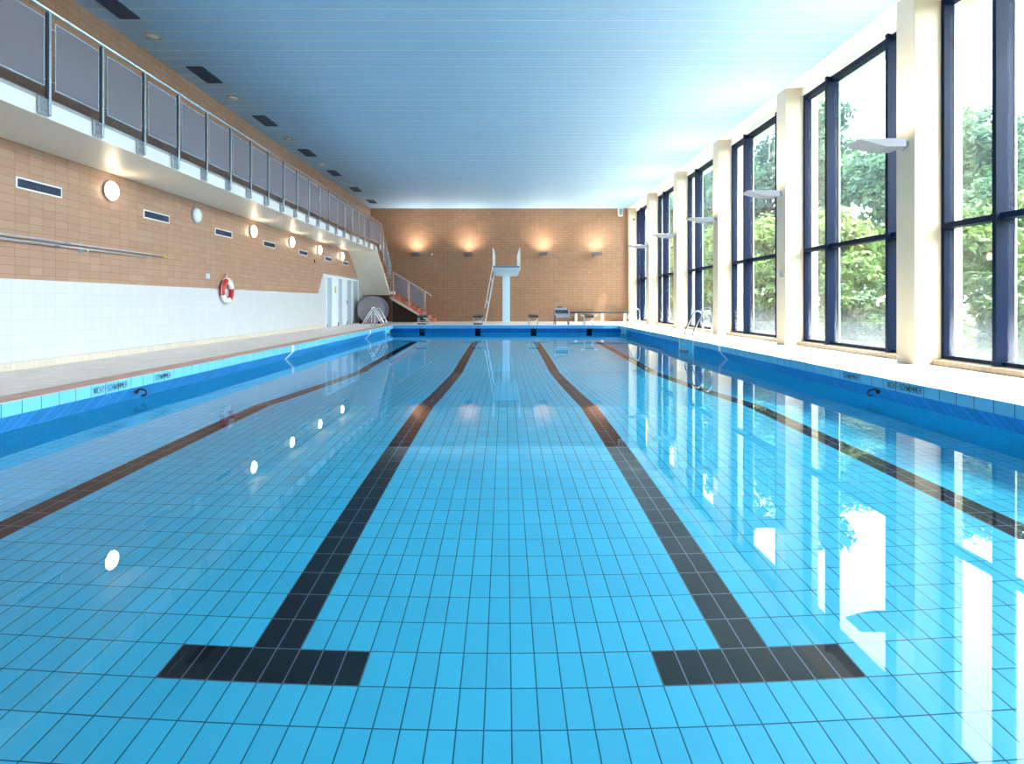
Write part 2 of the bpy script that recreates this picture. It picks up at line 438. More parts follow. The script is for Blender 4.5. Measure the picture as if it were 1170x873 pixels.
# water surface
mb = MB(); e = UO-0.004
mb.face([(-PX-e,PY0-e,WZ),(PX+e,PY0-e,WZ),(PX+e,PY1+e,WZ),(-PX-e,PY1+e,WZ)], 0)
wt = raw_build(mb, 'water', M['water'])
tag(wt, 'still clear water filling the swimming pool, mirroring the windows', 'water', kind='structure')

# rope anchor hooks on the pool edge
def hook(sx, label):
    r = thing('rope_hook', label, 'hook', (sx*(PX+0.06), 7.95, -0.20), group='rope hooks on the pool edge')
    b = MB(); b.lathe([(0.045,0.0),(0.045,0.016),(0.02,0.022)], 'x', (0,0,0), seg=16)
    if sx > 0:
        for i, p in enumerate(b.v): b.v[i] = (-p[0], p[1], p[2])
    b.build('base_plate', M['dark_metal'], r)
    b = MB(); d = -sx
    b.tube([(0.0*d,0,0.0),(0.05*d,0,0.02),(0.10*d,0,0.01)] + arc((0.10*d,0.0,-0.03), 0.04, PI/2, PI/2 - d*PI*1.2, 8), 0.013, seg=8)
    b.build('hook_arm', M['dark_metal'], r)
hook(-1, 'dark rope hook in the pale pool edge on the white tiled wall side')
hook(1, 'dark rope hook in the shaded pool edge on the window side')

# ------------------------------------------------------------------ walls
mb = MB()
def wq(y0, y1, z0, z1, mi): mb.face(((XL,y0,z0),(XL,y1,z0),(XL,y1,z1),(XL,y0,z1)), mi)
wq(YN, 22.6, 0, 1.36, 1); wq(YN, 22.6, 1.36, ZC, 0)
steps = [(22.6,22.75,1.566),(22.75,22.93,1.772),(22.93,23.15,1.978),(23.15,29.0,2.184),(29.0,29.3,1.978),(29.3,29.6,1.772),(29.6,YF,1.566)]
for a, b, z in steps:
    wq(a, b, 0, z, 1); wq(a, b, z, ZC, 0)
tag(raw_build(mb, 'wall_left', [M['brown_yz'], M['white_yz']]), 'long wall of tan tiles above a white tiled lower band', 'wall', kind='structure')
mb = MB(); mb.face(((XL,YF,0),(7.4,YF,0),(7.4,YF,ZC),(XL,YF,ZC)), 0)
tag(raw_build(mb, 'wall_back', M['brown_xz']), 'tan tiled end wall behind the diving platform', 'wall', kind='structure')
mb = MB(); mb.face(((XL,YN,0),(7.4,YN,0),(7.4,YN,ZC),(XL,YN,ZC)), 0)
tag(raw_build(mb, 'wall_front', M['brown_xz']), 'tan tiled end wall at the shallow end', 'wall', kind='structure')
mb = MB(); mb.box(XL, XL+0.016, YN, 23.2, 0, 0.12, bev=0.004)
tag(mb.build('baseboard_left', M['skirt']), 'cream tile skirting along the foot of the white wall', 'skirting', kind='structure')

# ceiling: metal panels across the hall with lighter joint strips
mb = MB()
y = 10.04 - 0.41*33; P = 0.41; JW = 0.022
while y < YF:
    a, b = max(y + JW/2, YN), min(y + P - JW/2, YF)
    if b > a: mb.face(((XL,a,ZC),(XR,a,ZC),(XR,b,ZC),(XL,b,ZC)), 0)
    a, b = max(y - JW/2, YN), min(y + JW/2, YF)
    if b > a: mb.box(XL, XR, a, b, ZC-0.006, ZC+0.004, 1)
    y += P
mb.face(((XR,YN,ZC-0.02),(7.45,YN,ZC-0.02),(7.45,YF,ZC-0.02),(XR,YF,ZC-0.02)), 2)
mb.face(((XR,YN,ZC-0.02),(XR,YF,ZC-0.02),(XR,YF,ZC+0.02),(XR,YN,ZC+0.02)), 2)
mb.box(-7.8, 8.0, YN-0.3, YF+0.3, ZC+0.03, ZC+0.3, 2)
tag(raw_build(mb, 'ceiling', [M['ceil'], M['joint'], M['plaster']]), 'flat ceiling of pale metal panels with light joint lines', 'ceiling', kind='structure')

# right wall: lintel above the windows, kerb below them, columns between the bays
mb = MB()
mb.box(6.98, 7.4, YN, YF, 5.90, ZC+0.02, 0)
mb.box(7.02, 7.4, YN, YF, -0.3, 0.10, 0)
tag(mb.build('wall_right', [M['plaster']]), 'white lintel and footing of the window wall', 'wall', kind='structure')

COLS = [0.72-4.33, 0.72, 5.05, 9.38, 13.71, 18.04, 22.37, 26.70, 31.00]
CD = 0.44
for i, y in enumerate(COLS):
    b = MB(); y0 = max(y, YN+0.003); y1 = min(y + CD, YF - 0.003)
    b.box(XR, 7.38, y0, y1, 0, ZC-0.02, bev=0.012)
    c = b.build('column', M['cream'])
    tag(c, kind='structure')
    nth = len(COLS) - i
    word = {1:'standing against the tan end wall',2:'second counted from the tan end wall',3:'third counted from the tan end wall',4:'fourth counted from the tan end wall',5:'fifth counted from the tan end wall',6:'sixth counted from the tan end wall',7:'seventh counted from the tan end wall',8:'eighth counted from the tan end wall',9:'at the shallow end wall'}[nth]
    tag(c, 'cream column of the window wall, ' + word, 'column', 'columns of the window wall')

# tiled sills and windows
MU1, MU2 = -1.12, -3.12        # mullion positions measured back from the far column of a bay
bay = 0
for i in range(len(COLS)-1):
    y0, y1 = max(COLS[i] + CD, YN), COLS[i+1]
    if y1 - y0 < 1: continue
    bay += 1
    nth = len(COLS) - 1 - i
    wd = ['', 'the bay beside the tan end wall','second bay from the tan end wall','third bay from the tan end wall','fourth bay from the tan end wall','fifth bay from the tan end wall','sixth bay from the tan end wall','seventh bay from the tan end wall','eighth bay from the tan end wall'][nth]
    b = MB(); b.box(6.88, 7.02, y0+0.02, y1-0.02, 0, 0.085, bev=0.006)
    tag(b.build('trim_%d' % bay, M['kerb']), 'low tiled kerb under the window, ' + wd, 'kerb', 'kerbs under the windows', 'structure')
    zb, zt, ztr = 0.10, 5.90, 2.24
    f = MB(); fx0, fx1 = 7.03, 7.20
    f.box(fx0, fx1, y0, y0+0.07, zb, zt); f.box(fx0, fx1, y1-0.07, y1, zb, zt)
    f.box(fx0, fx1, y0+0.07, y1-0.07, zb, zb+0.06); f.box(fx0, fx1, y0+0.07, y1-0.07, zt-0.10, zt)
    w = f.build('window_%d' % bay, M['navy'])
    tag(w, 'tall navy framed window with misted glass, ' + wd, 'window', 'tall windows', 'structure')
    for my in (y1+MU1, y1+MU2):
        m_ = MB(); m_.box(6.94, 7.22, my-0.035, my+0.035, zb, zt+0.015, bev=0.004); m_.build('mullion', M['navy'], w)
    m_ = MB(); m_.box(7.0, 7.2, y0+0.07, y1-0.07, ztr-0.045, ztr+0.045, bev=0.004); m_.build('transom', M['navy'], w)
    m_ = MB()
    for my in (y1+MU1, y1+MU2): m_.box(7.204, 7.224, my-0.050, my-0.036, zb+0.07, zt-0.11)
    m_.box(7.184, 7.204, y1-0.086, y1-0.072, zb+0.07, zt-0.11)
    m_.build('lit_edge_strip', M['white_metal'], w)  # white strips painted in as the lit edges of mullions and jamb
    g = MB(); g.box(7.105, 7.125, y0+0.07, y1-0.07, zb+0.06, zt-0.10); g.build('pane', M['glass'], w)

# ------------------------------------------------------------------ gallery
GX, GZ0, GZ1, GY = -5.95, 3.39, 3.67, 26.8
mb = MB()
mb.face(((XL,YN,GZ0),(GX,YN,GZ0),(GX,GY,GZ0),(XL,GY,GZ0)), 1)
mb.face(((GX,YN,GZ0),(GX,GY,GZ0),(GX,GY,GZ1-0.07),(GX,YN,GZ1-0.07)), 0)
mb.face(((GX,YN,GZ1-0.07),(GX,GY,GZ1-0.07),(GX-0.05,GY,GZ1-0.07),(GX-0.05,YN,GZ1-0.07)), 2)
mb.face(((GX-0.05,YN,GZ1-0.07),(GX-0.05,GY,GZ1-0.07),(GX-0.05,GY,GZ1),(GX-0.05,YN,GZ1)), 2)
mb.face(((XL,YN,GZ1),(GX-0.05,YN,GZ1),(GX-0.05,GY,GZ1),(XL,GY,GZ1)), 3)
tag(raw_build(mb, 'gallery_slab', [M['slab'], M['soffit'], M['grey_metal'], M['deck_red']]), 'white concrete gallery slab running along the tan wall', 'gallery', kind='structure')

rail = thing('gallery_railing', 'long steel gallery railing with grey perforated panels above the white slab', 'railing', (GX+0.06, 7.45, GZ1))
RX = 0.0
b = MB(); b.tube([(0, -7.4, 1.09), (0, 19.70, 1.09)], 0.024, seg=12); b.build('handrail', M['steel'], rail)
STEP = 0.985
for k in range(-7, 21):
    yy = k*STEP
    b = MB(); b.box(-0.014, 0.014, yy-0.014, yy+0.022, -0.26, 1.075, 0, bev=0.004); b.box(-0.012, 0.006, yy-0.05, yy-0.016, -0.05, 1.05, 1); b.build('post', [M['steel'], M['dark_metal']], rail)  # dark bar beside each post paints in its shaded side
    b = MB(); b.box(-0.052, -0.014, yy-0.14, yy+0.03, -0.27, -0.05, bev=0.004)
    for (p, q) in ((-0.10,-0.10),(-0.10,-0.21),(-0.045,-0.10),(-0.045,-0.21)):
        b.lathe([(0.016,-0.014),(0.016,0.0),(0.008,0.003)], 'x', (0, yy+p, q), seg=8)
    b.build('bracket', M['steel_dull'], rail)
    if k < 20:
        p0, p1, z0, z1 = yy+0.085, yy+STEP-0.085, 0.09, 0.97
        b = MB(); b.box(-0.006, 0.002, p0+0.01, p1-0.01, z0+0.01, z1-0.01); pn = b.build('panel', M['perf'], rail)
        b = MB()
        b.box(-0.012, 0.008, p0, p0+0.018, z0, z1); b.box(-0.012, 0.008, p1-0.018, p1, z0, z1)
        b.box(-0.012, 0.008, p0+0.018, p1-0.018, z0, z0+0.018); b.box(-0.012, 0.008, p0+0.018, p1-0.018, z1-0.018, z1)
        for zz in (z0+0.1, z1-0.1):
            b.box(-0.006, 0.002, yy+0.02, p0+0.002, zz-0.006, zz+0.006); b.box(-0.006, 0.002, p1-0.002, yy+STEP-0.02, zz-0.006, zz+0.006)
        b.build('panel_frame', M['steel'], pn)

# ------------------------------------------------------------------ staircase
st = thing('staircase', 'cream concrete staircase with terracotta steps turning down beside the end wall', 'staircase', (0,0,0))
TR, RI = 0.27, 2.05/12
b = MB()
b.prism([(GY,GZ1-0.18),(GY+11*TR,1.62-0.02),(GY+11*TR,1.42),(29.70,1.42),(26.80,GZ0)], 'x', XL+0.01, GX, 0)
b.build('upper_flight', M['soffit'], st)
for k in range(11):
    s_ = MB(); zt = GZ1 - (k+1)*RI; y0 = GY + k*TR
    s_.prism([(y0,zt),(y0+TR+0.02,zt),(y0+TR+0.02,zt-RI*0.98),(y0,zt-RI*0.9+0.06)], 'x', XL+0.01, GX-0.005, 0)
    s_.build('tread', M['terra'], st)
b = MB(); b.box(XL+0.01, GX, GY+11*TR, YF-0.01, 1.42, 1.585, 0); b.box(XL+0.01, GX, GY+11*TR, YF-0.01, 1.585, 1.62, 1); b.build('landing', [M['soffit'], M['terra']], st)
TR2, RI2 = 0.28, 0.18
b = MB(); b.prism([(GX,1.36),(GX,1.20),(-3.88,0.0),(-3.70,0.0)], 'y', 29.85, YF-0.01, 0); b.build('lower_flight', M['cream'], st)
for k in range(9):
    s_ = MB(); zt = 1.62-0.18 - k*RI2 + 0.0; x0 = GX + k*TR2
    if zt <= 0.001: zt = 0.02
    sL = lambda x: max(1.36 - (x - GX)*0.605, 0.0)
    if k == 8: continue
    s_.prism([(x0,zt),(x0+TR2+(0.0 if k < 7 else 0.0),zt),(x0+TR2,min(sL(x0+TR2),zt-0.05)),(x0,min(sL(x0),zt-0.05))], 'y', 29.83, YF-0.01, 0)
    s_.build('tread', M['terra'], st)

b = MB(); b.prism([(-5.90,0.0),(-5.90,1.16),(-3.95,0.03),(-3.95,0.0)], 'y', 30.25, 30.29, 0); b.build('shade_board', M['stair_shade'], st)  # added dark sheet, painted as the shade in the open void below the flight
sr = thing('stair_railing', 'steel railing with perforated panels running down both flights of the staircase', 'railing', (0,0,0))
xr = GX+0.06
def para_panel(pts, nrm, parent):
    """perforated panel between four corners with a slim frame"""
    n = Vector(nrm)
    c = [Vector(p) for p in pts]; m = sum(c, Vector())/4
    q = MB(); A = [p + n*0.004 for p in c]; B = [p - n*0.004 for p in c]
    q.face(A); q.face(B[::-1])
    for i in range(4): q.face((A[i], A[(i+1)%4], B[(i+1)%4], B[i]))
    pn = q.build('panel', M['perf'], parent)
    q = MB(); q.tube(c + [c[0]], 0.01, seg=6, caps=False); q.build('panel_frame', M['steel'], pn)
sl = -RI/TR
def z1_(y): return 4.76 + sl*(y - 27.0)
b = MB(); b.tube([(xr,27.215,4.755),(xr,27.31,4.695),(xr,29.75,z1_(29.75)),(xr,29.90,2.62)], 0.024, seg=12); b.build('handrail', M['steel'], sr)
py = [27.95, 28.95, 29.78]
for yy in py:
    b = MB(); b.box(xr-0.014, xr+0.014, yy-0.022, yy+0.022, z1_(yy)-1.32, z1_(yy)-0.01, bev=0.004); b.build('post', M['steel'], sr)
for a, c in ((27.2,27.95),(27.95,28.95),(28.95,29.78)):
    a += 0.12; c -= 0.08
    para_panel([(xr,a,z1_(a)-0.95),(xr,c,z1_(c)-0.95),(xr,c,z1_(c)-0.12),(xr,a,z1_(a)-0.12)], (1,0,0), sr)
yr = 29.80
def z2_(x): return 2.60 - (x+5.80)*0.608
b = MB(); b.tube([(-5.83,yr,2.62),(-5.80,yr,2.60),(-3.95,yr,z2_(-3.95)),(-3.86,yr,z2_(-3.86)-0.01),(-3.83,yr,z2_(-3.86)-0.06)], 0.024, seg=12); b.build('handrail', M['steel'], sr)
for xx in (-5.77,-4.97,-4.13):
    b = MB(); b.box(xx-0.02, xx+0.02, yr-0.014, yr+0.014, z2_(xx)-1.35, z2_(xx)-0.01, bev=0.004); b.build('post', M['steel'], sr)
for a, c in ((-5.77,-4.97),(-4.97,-4.13)):
    a += 0.08; c -= 0.08
    para_panel([(a,yr,z2_(a)-0.93),(c,yr,z2_(c)-0.93),(c,yr,z2_(c)-0.12),(a,yr,z2_(a)-0.12)], (0,1,0), sr)

# ------------------------------------------------------------------ doors in the tiled wall
def door(n, y0, y1, bays, label, handle=None, sticker=None):
    f = MB(); x0, x1 = XL+0.002, XL+0.05
    f.box(x0, x1, y0, y0+0.06, 0, 2.12); f.box(x0, x1, y1-0.06, y1, 0, 2.12); f.box(x0, x1, y0+0.06, y1-0.06, 2.05, 2.12)
    d = f.build('door_%d' % n, M['white_paint']); tag(d, label, 'door', 'doors under the gallery', 'structure')
    for a, c, kind in bays:
        q = MB(); q.box(x0, XL+(0.022 if kind == 'g' else 0.040), a, c, 0.01, 2.05 if kind == 'w' else 2.04, bev=0.004)
        lf = q.build('leaf' if kind == 'w' else 'infill_panel', M['white_paint'] if kind == 'w' else M['grey_blue'], d)
        if kind == 'w' and handle and a <= handle <= c + 0.01:
            h = MB(); h.box(XL+0.04, XL+0.052, handle-0.10, handle-0.05, 0.93, 1.12, bev=0.003)
            h.tube([(XL+0.05,handle-0.075,1.05),(XL+0.10,handle-0.075,1.05),(XL+0.10,handle-0.20,1.05)], 0.012, seg=8); h.build('handle', M['dark_metal'], lf)
        if kind == 'w' and sticker and a < sticker < c:
            h = MB(); h.box(XL+0.040, XL+0.044, sticker-0.11, sticker+0.11, 1.42, 1.72); h.build('sticker', M['yellow'], lf)
        if kind == 'g':
            h = MB(); h.box(x0, XL+0.055, a-0.10, a-0.02, 0.0, 0.16, bev=0.01); h.build('foot_plate', M['dark_metal'], lf)
door(1, 23.45, 25.84, [(23.60,24.24,'g'),(24.24,25.16,'w'),(25.16,25.78,'g')], 'white door with grey side panels and a yellow sticker on its leaf', None, 24.7)
door(2, 25.84, 28.62, [(25.90,26.56,'w'),(26.56,27.28,'g'),(27.28,27.62,'w'),(27.62,28.50,'g')], 'white door with grey panels and a dark handle beside the staircase', 26.56)

# ------------------------------------------------------------------ wall lamps, vents and other fittings on the tiled wall
def round_lamp(y, lit, label):
    r = thing('wall_lamp', label, 'lamp', (XL, y, 3.06), group='round lamps on the tan wall')
    b = MB(); b.lathe([(0.185,0.0),(0.185,0.035),(0.172,0.045)], 'x', (0,0,0), seg=36); b.build('rim', M['grey_metal'], r)
    b = MB(); b.lathe([(0.172,0.04),(0.170,0.058),(0.150,0.085),(0.11,0.103),(0.06,0.112),(0.01,0.115)], 'x', (0,0,0), seg=36)
    b.build('lamp_glass', M['lamp_lit'] if lit else M['opal'], r)
ords = ['', 'first','second','third','fourth','fifth','sixth','seventh','eighth']
for i, y in enumerate([10.64, 13.6, 16.65, 19.65, 22.6, 25.7]):
    k = 6 - i
    round_lamp(y, i != 1, 'unlit grey white round wall lamp, the only dark one of its row' if i == 1 else 'lit round opal wall lamp, %s of the row counting from the staircase' % ords[k])

def slot_vent(y, label):
    r = thing('wall_vent', label, 'vent', (XL, y, 2.80), group='slotted vents on the tan wall')
    hw, hh = 0.445, 0.085
    b = MB(); b.box(0.0, 0.02, -hw, hw, hh-0.022, hh); b.box(0.0, 0.02, -hw, hw, -hh, -hh+0.022); b.box(0.0, 0.02, -hw, -hw+0.022, -hh+0.022, hh-0.022); b.box(0.0, 0.02, hw-0.022, hw, -hh+0.022, hh-0.022)
    b.build('frame', M['white_metal'], r)
    b = MB(); b.box(0.001, 0.004, -hw+0.022, hw-0.022, -hh+0.022, hh-0.022)
    for q in range(5): 
        z = -hh+0.035+q*0.025; b.box(0.004, 0.014, -hw+0.022, hw-0.022, z, z+0.009)
    for q in range(1, 30): b.box(0.006, 0.016, -hw+q*0.03-0.003, -hw+q*0.03+0.003, -hh+0.022, hh-0.022)
    b.build('grille', M['vent'], r)
for i, y in enumerate([9.04, 12.08, 14.95, 17.85, 20.85, 23.8, 26.4]):
    slot_vent(y, 'slotted wall vent in a white frame, %s counting from the staircase' % ords[7-i])

# life ring
lr = thing('life_ring', 'red and white life ring hanging on the tiled wall', 'life ring', (XL+0.075, 15.0, 1.31))
b = MB(); R, r_ = 0.255, 0.068; NS, NT_ = 48, 14
for i in range(NS):
    a0, a1 = 2*PI*i/NS, 2*PI*(i+1)/NS
    am = (math.degrees((a0+a1)/2) + 360) % 360
    red = (95 <= am < 200) or (300 <= am < 372) or am < 12
    ring = lambda a: [((r_*0.85)*math.sin(2*PI*j/NT_), (R+r_*math.cos(2*PI*j/NT_))*math.cos(a), (R+r_*math.cos(2*PI*j/NT_))*math.sin(a)) for j in range(NT_)]
    b.grid([ring(a0), ring(a1)], 0 if red else 1, True, True)
b.build('ring', [M['red'], M['white_vinyl']], lr)
b = MB()
pts = []
for i in range(81):
    a = 2*PI*i/80; q = 0.5*(1-abs(math.cos(2*a)))
    rr = R + r_ + 0.012 + 0.03*math.sin(2*a)**2
    pts.append((0.02, rr*math.cos(a), rr*math.sin(a)))
b.tube(pts, 0.008, seg=6, caps=False)
b.tube([(0.0,-0.03,R+r_),(-0.02,0.0,R+r_+0.11),(0.0,0.03,R+r_)], 0.008, seg=6)
b.build('rope', M['rope'], lr)
b = MB(); b.lathe([(0.02,-0.073),(0.02,-0.06),(0.01,-0.02),(0.016,0.0)], 'x', (0,0,R+r_+0.11), seg=10); b.build('hanger', M['steel_dull'], lr)

b = MB(); b.box(XL, XL+0.012, 14.08, 14.26, 1.60, 1.72, bev=0.003)
tag(b.build('notice_sign', M['sign_blue']), 'small pale blue plate on the tan tiles beside the life ring', 'sign')
b = MB(); b.box(XL, XL+0.03, 22.05, 22.10, 2.52, 2.66, bev=0.006)
tag(b.build('wall_switch', M['dark_metal']), 'tiny dark fitting on the tan tiles below the lamps', 'switch')

# long poles on the wall
def pole(y0, y1, z, x, tip, label):
    r = thing('pole', label, 'pole', (XL+x, y0, z), group='long poles on the tan wall')
    b = MB(); L_ = y1-y0; b.tube([(0,0,0),(0,L_*0.55,0)], 0.021, seg=12); b.tube([(0,L_*0.55-0.05,0),(0,L_,0)], 0.016, seg=12); b.build('shaft', M['pole'], r)
    b = MB(); b.tube([(0,L_*0.55-0.05,0),(0,L_*0.55+0.05,0)], 0.025, seg=12); b.build('clamp', M['steel_dull'], r)
    if tip:
        b = MB(); b.lathe([(0.018,L_-0.02),(0.03,L_),(0.035,L_+0.05),(0.02,L_+0.08)], 'y', (0,0,0), seg=12); b.build('tip', M['yellow'], r)
pole(6.2, 12.18, 1.985, 0.09, True, 'upper grey pole with a yellow tip held along the tan wall')
pole(6.2, 11.78, 1.925, 0.085, False, 'lower grey pole without a tip held along the tan wall')
for k, y in enumerate((6.9, 9.92)):
    r = thing('pole_bracket', ['bracket holding the two grey poles at their thick ends', 'bracket with white clip holding the two grey poles at mid length'][k], 'bracket', (XL, y, 1.96), group='pole brackets')
    b = MB(); b.box(0, 0.012, -0.04, 0.04, -0.11, 0.09, bev=0.003); b.build('mount_plate', M['steel_dull'], r)
    b = MB(); b.tube([(0.01,0,-0.085),(0.11,0,-0.085),(0.13,0,-0.07),(0.13,0,-0.05)], 0.010, seg=8); b.build('hook_arm', M['white_metal'], r)

# ------------------------------------------------------------------ ceiling fittings above the gallery
for i, y in enumerate([9.9, 12.94, 16.2, 19.65, 22.75, 26.0, 29.1]):
    r = thing('ceiling_vent', 'dark rectangular ceiling vent above the gallery, %s counting from the end wall' % ords[7-i], 'vent', (-6.73, y, ZC), group='ceiling vents above the gallery')
    b = MB(); b.box(-0.18, 0.18, -0.46, -0.44, -0.022, -0.002); b.box(-0.18, 0.18, 0.44, 0.46, -0.022, -0.002); b.box(-0.18, -0.16, -0.44, 0.44, -0.022, -0.002); b.box(0.16, 0.18, -0.44, 0.44, -0.022, -0.002)
    b.build('frame', M['vent'], r)
    b = MB(); b.box(-0.16, 0.16, -0.44, 0.44, -0.010, -0.002)
    for q in range(8): b.box(-0.15+q*0.04, -0.135+q*0.04, -0.44, 0.44, -0.02, -0.010)
    b.build('grille', M['vent'], r)
for i, y in enumerate([11.07, 14.35, 17.95, 21.3, 24.4]):
    r = thing('ceiling_downlight', 'unlit round silver ceiling downlight, %s counting from the end wall' % ords[5-i], 'light', (-6.75, y, ZC), group='ceiling downlights above the gallery')
    b = MB(); b.lathe([(0.10,-0.004),(0.155,-0.006),(0.15,-0.02),(0.105,-0.024)], 'z', (0,0,0), seg=28); b.build('ring', M['steel'], r)
    b = MB(); b.lathe([(0.001,-0.03),(0.05,-0.034),(0.095,-0.027),(0.10,-0.012)], 'z', (0,0,0), seg=28); b.build('lamp_glass', M['opal'], r)

# ------------------------------------------------------------------ floodlights (uplights) on columns and end wall
def floodlight():
    r = thing('floodlight', 'x', 'floodlight', (0,0,0), group='wedge shaped floodlights')
    b = MB(); b.lathe([(0.085,0.0),(0.085,-0.02),(0.06,-0.03)], 'x', (0,0,0), seg=20); b.build('mount_plate', M['steel_dull'], r)
    b = MB(); b.tube([(-0.02,0,0),(-0.16,0,0.0)], 0.045, seg=14); b.build('arm', M['grey_metal'], r)
    b = MB(); b.prism([(-0.88,0.055),(-0.87,0.072),(-0.13,0.072),(-0.13,-0.06),(-0.44,-0.06)], 'y', -0.21, 0.21, 0)
    b.build('housing', M['lamp_grey'], r)
    b = MB(); b.box(-0.78, -0.30, -0.17, 0.17, 0.0725, 0.078); b.build('lamp_glass', M['lamp_up'], r)
    return r
def uplight(loc, rz, watts):
    L = bpy.data.lights.new('floodlight_lamp', 'AREA'); L.shape = 'RECTANGLE'; L.size = 0.46; L.size_y = 0.32; L.energy = watts
    L.color = (1.0, 0.94, 0.86); L.spread = math.radians(140)
    o = bpy.data.objects.new('floodlight_lamp', L); COL.objects.link(o)
    o.location = loc; o.rotation_euler = (PI, 0, rz)
proto = floodlight(); first = True
for i, y in enumerate(COLS[3:8]):
    o = proto if first else copy_tree(proto); first = False
    uplight((XR-0.54, y+CD/2, 3.685), 0.0, 22.0)
    o.location = (XR, y + CD/2, 3.60); o['label'] = 'grey wedge floodlight on a cream column, %s column from the end wall' % ['sixth','fifth','fourth','third','second'][i]
for i, x in enumerate((-4.77, -1.96, 1.99, 4.87)):
    uplight((x, YF-0.54, 3.685), PI/2, 20.0)
    o = copy_tree(proto); o.location = (x, YF, 3.60); o.rotation_euler = (0,0,PI/2)
    o['label'] = ['grey floodlight glowing on the tan end wall above the staircase','grey floodlight glowing on the tan end wall on the ladder side of the diving platform','grey floodlight glowing on the tan end wall above the grey chair','grey floodlight glowing on the tan end wall above the bench end by the windows'][i]

b = MB(); b.prism([(-0.14,0.0),(0.14,0.0),(0.11,-0.42),(-0.11,-0.42)], 'y', -0.12, 0.12, 0)
lsp = thing('loudspeaker', 'white box loudspeaker hung in the corner under the ceiling', 'loudspeaker', (6.17, 31.1, ZC-0.02))
b.build('housing', M['white_metal'], lsp)
b = MB(); b.face([(-0.10,-0.124,-0.06),(0.10,-0.124,-0.06),(0.085,-0.124,-0.38),(-0.085,-0.124,-0.38)]); b.box(-0.09,0.09,-0.126,-0.121,-0.37,-0.07); b.build('grille', M['grey_metal'], lsp)
b = MB(); b.box(-0.06, 0.06, -0.05, 0.05, 0.0, 0.018); b.build('mount_plate', M['grey_metal'], lsp)
b = MB(); b.lathe([(0.045,0.0),(0.045,-0.03),(0.02,-0.05)], 'y', (-3.97, YF, 3.62), seg=14)
tag(b.build('wall_sensor', M['white_metal']), 'tiny white round sensor on the tan wall beside the stair floodlight', 'sensor')
b = MB(); b.box(XR-0.035, XR, 13.80, 13.92, 1.62, 1.74, bev=0.006)
tag(b.build('wall_switch', M['grey_metal']), 'small grey control box on a cream column', 'switch')
b = MB(); b.box(6.82, 6.90, 30.93, 31.0, 5.42, 5.50, bev=0.01)
tag(b.build('camera_unit', M['dark_metal']), 'tiny black fitting high on the column by the end wall', 'sensor')  # small black unit, taken for a camera high on the column

# ------------------------------------------------------------------ diving platform
dp = thing('diving_platform', 'white diving platform on a single column with steel rails and a slanted ladder', 'diving platform', (0.03, 29.0, 0))
b = MB(); b.box(-0.185, 0.185, -0.3, 0.3, 0, 2.38, bev=0.01); b.build('column', M['board_blue'], dp)
b = MB()   # wedge: thin at the water end, deep over the column
prof = [(-4.3,2.46),(-4.3,2.50),(0.75,2.50),(0.75,2.37),(-0.32,2.37)]
prev = None
ht = 0.55
pl = [(yy, zz) for yy, zz in prof]
b.prism(pl, 'x', -ht, ht, 0)
b.build('platform_slab', M['board_blue'], dp)
b = MB(); b.box(-ht-0.01, ht+0.01, -4.31, 0.76, 2.50, 2.58, bev=0.008); b.build('platform_mat', M['board_edge'], dp)
for sx in (-1, 1):
    x = sx*(ht+0.03)
    b = MB()
    b.tube([(x,-3.7,2.42),(x,-3.7,3.30)] + arc((x,-3.62,3.30), 0.08, PI, PI/2, 5, 'yz') + [(x,0.5,3.44)] + arc((x,0.5,3.36), 0.08, PI/2, 0, 5, 'yz') + [(x,0.58,2.42)], 0.024, seg=10)
    b.tube([(x,-3.7,2.95),(x,0.58,3.0)], 0.018, seg=8)
    for yy in (-2.2,-0.8): b.tube([(x,yy,2.42),(x,yy,3.42)], 0.02, seg=8)
    b.build('guard_rail', M['white_metal'], dp)
# ladder climbing to the platform from the side
la = [(-1.05,0.02),(-0.60,2.48)]
for yy in (0.05, 0.5):
    b = MB(); b.tube([(la[0][0],yy,la[0][1]),(la[1][0],yy,la[1][1])], 0.028, seg=10); b.build('ladder_stringer', M['white_metal'], dp)
    b = MB(); b.tube([(la[0][0]-0.05,yy,0.78),(la[0][0]-0.02,yy,0.74),(la[1][0]-0.02,yy,3.18),(la[1][0]+0.05,yy,3.3)], 0.02, seg=10)
    for f in (0.35, 0.8):
        px, pz = la[0][0]+(la[1][0]-la[0][0])*f, 2.5*f
        b.tube([(px,yy,pz),(px-0.09,yy,pz+0.28)], 0.012, seg=6)
    b.build('ladder_handrail', M['white_metal'], dp)
for k in range(9):
    f = (k+1)/10; px, pz = la[0][0]+(la[1][0]-la[0][0])*f, 0.02+2.46*f
    b = MB(); b.box(px-0.06, px+0.06, 0.05, 0.5, pz-0.012, pz+0.012, bev=0.004); b.build('ladder_step', M['grey_metal'], dp)

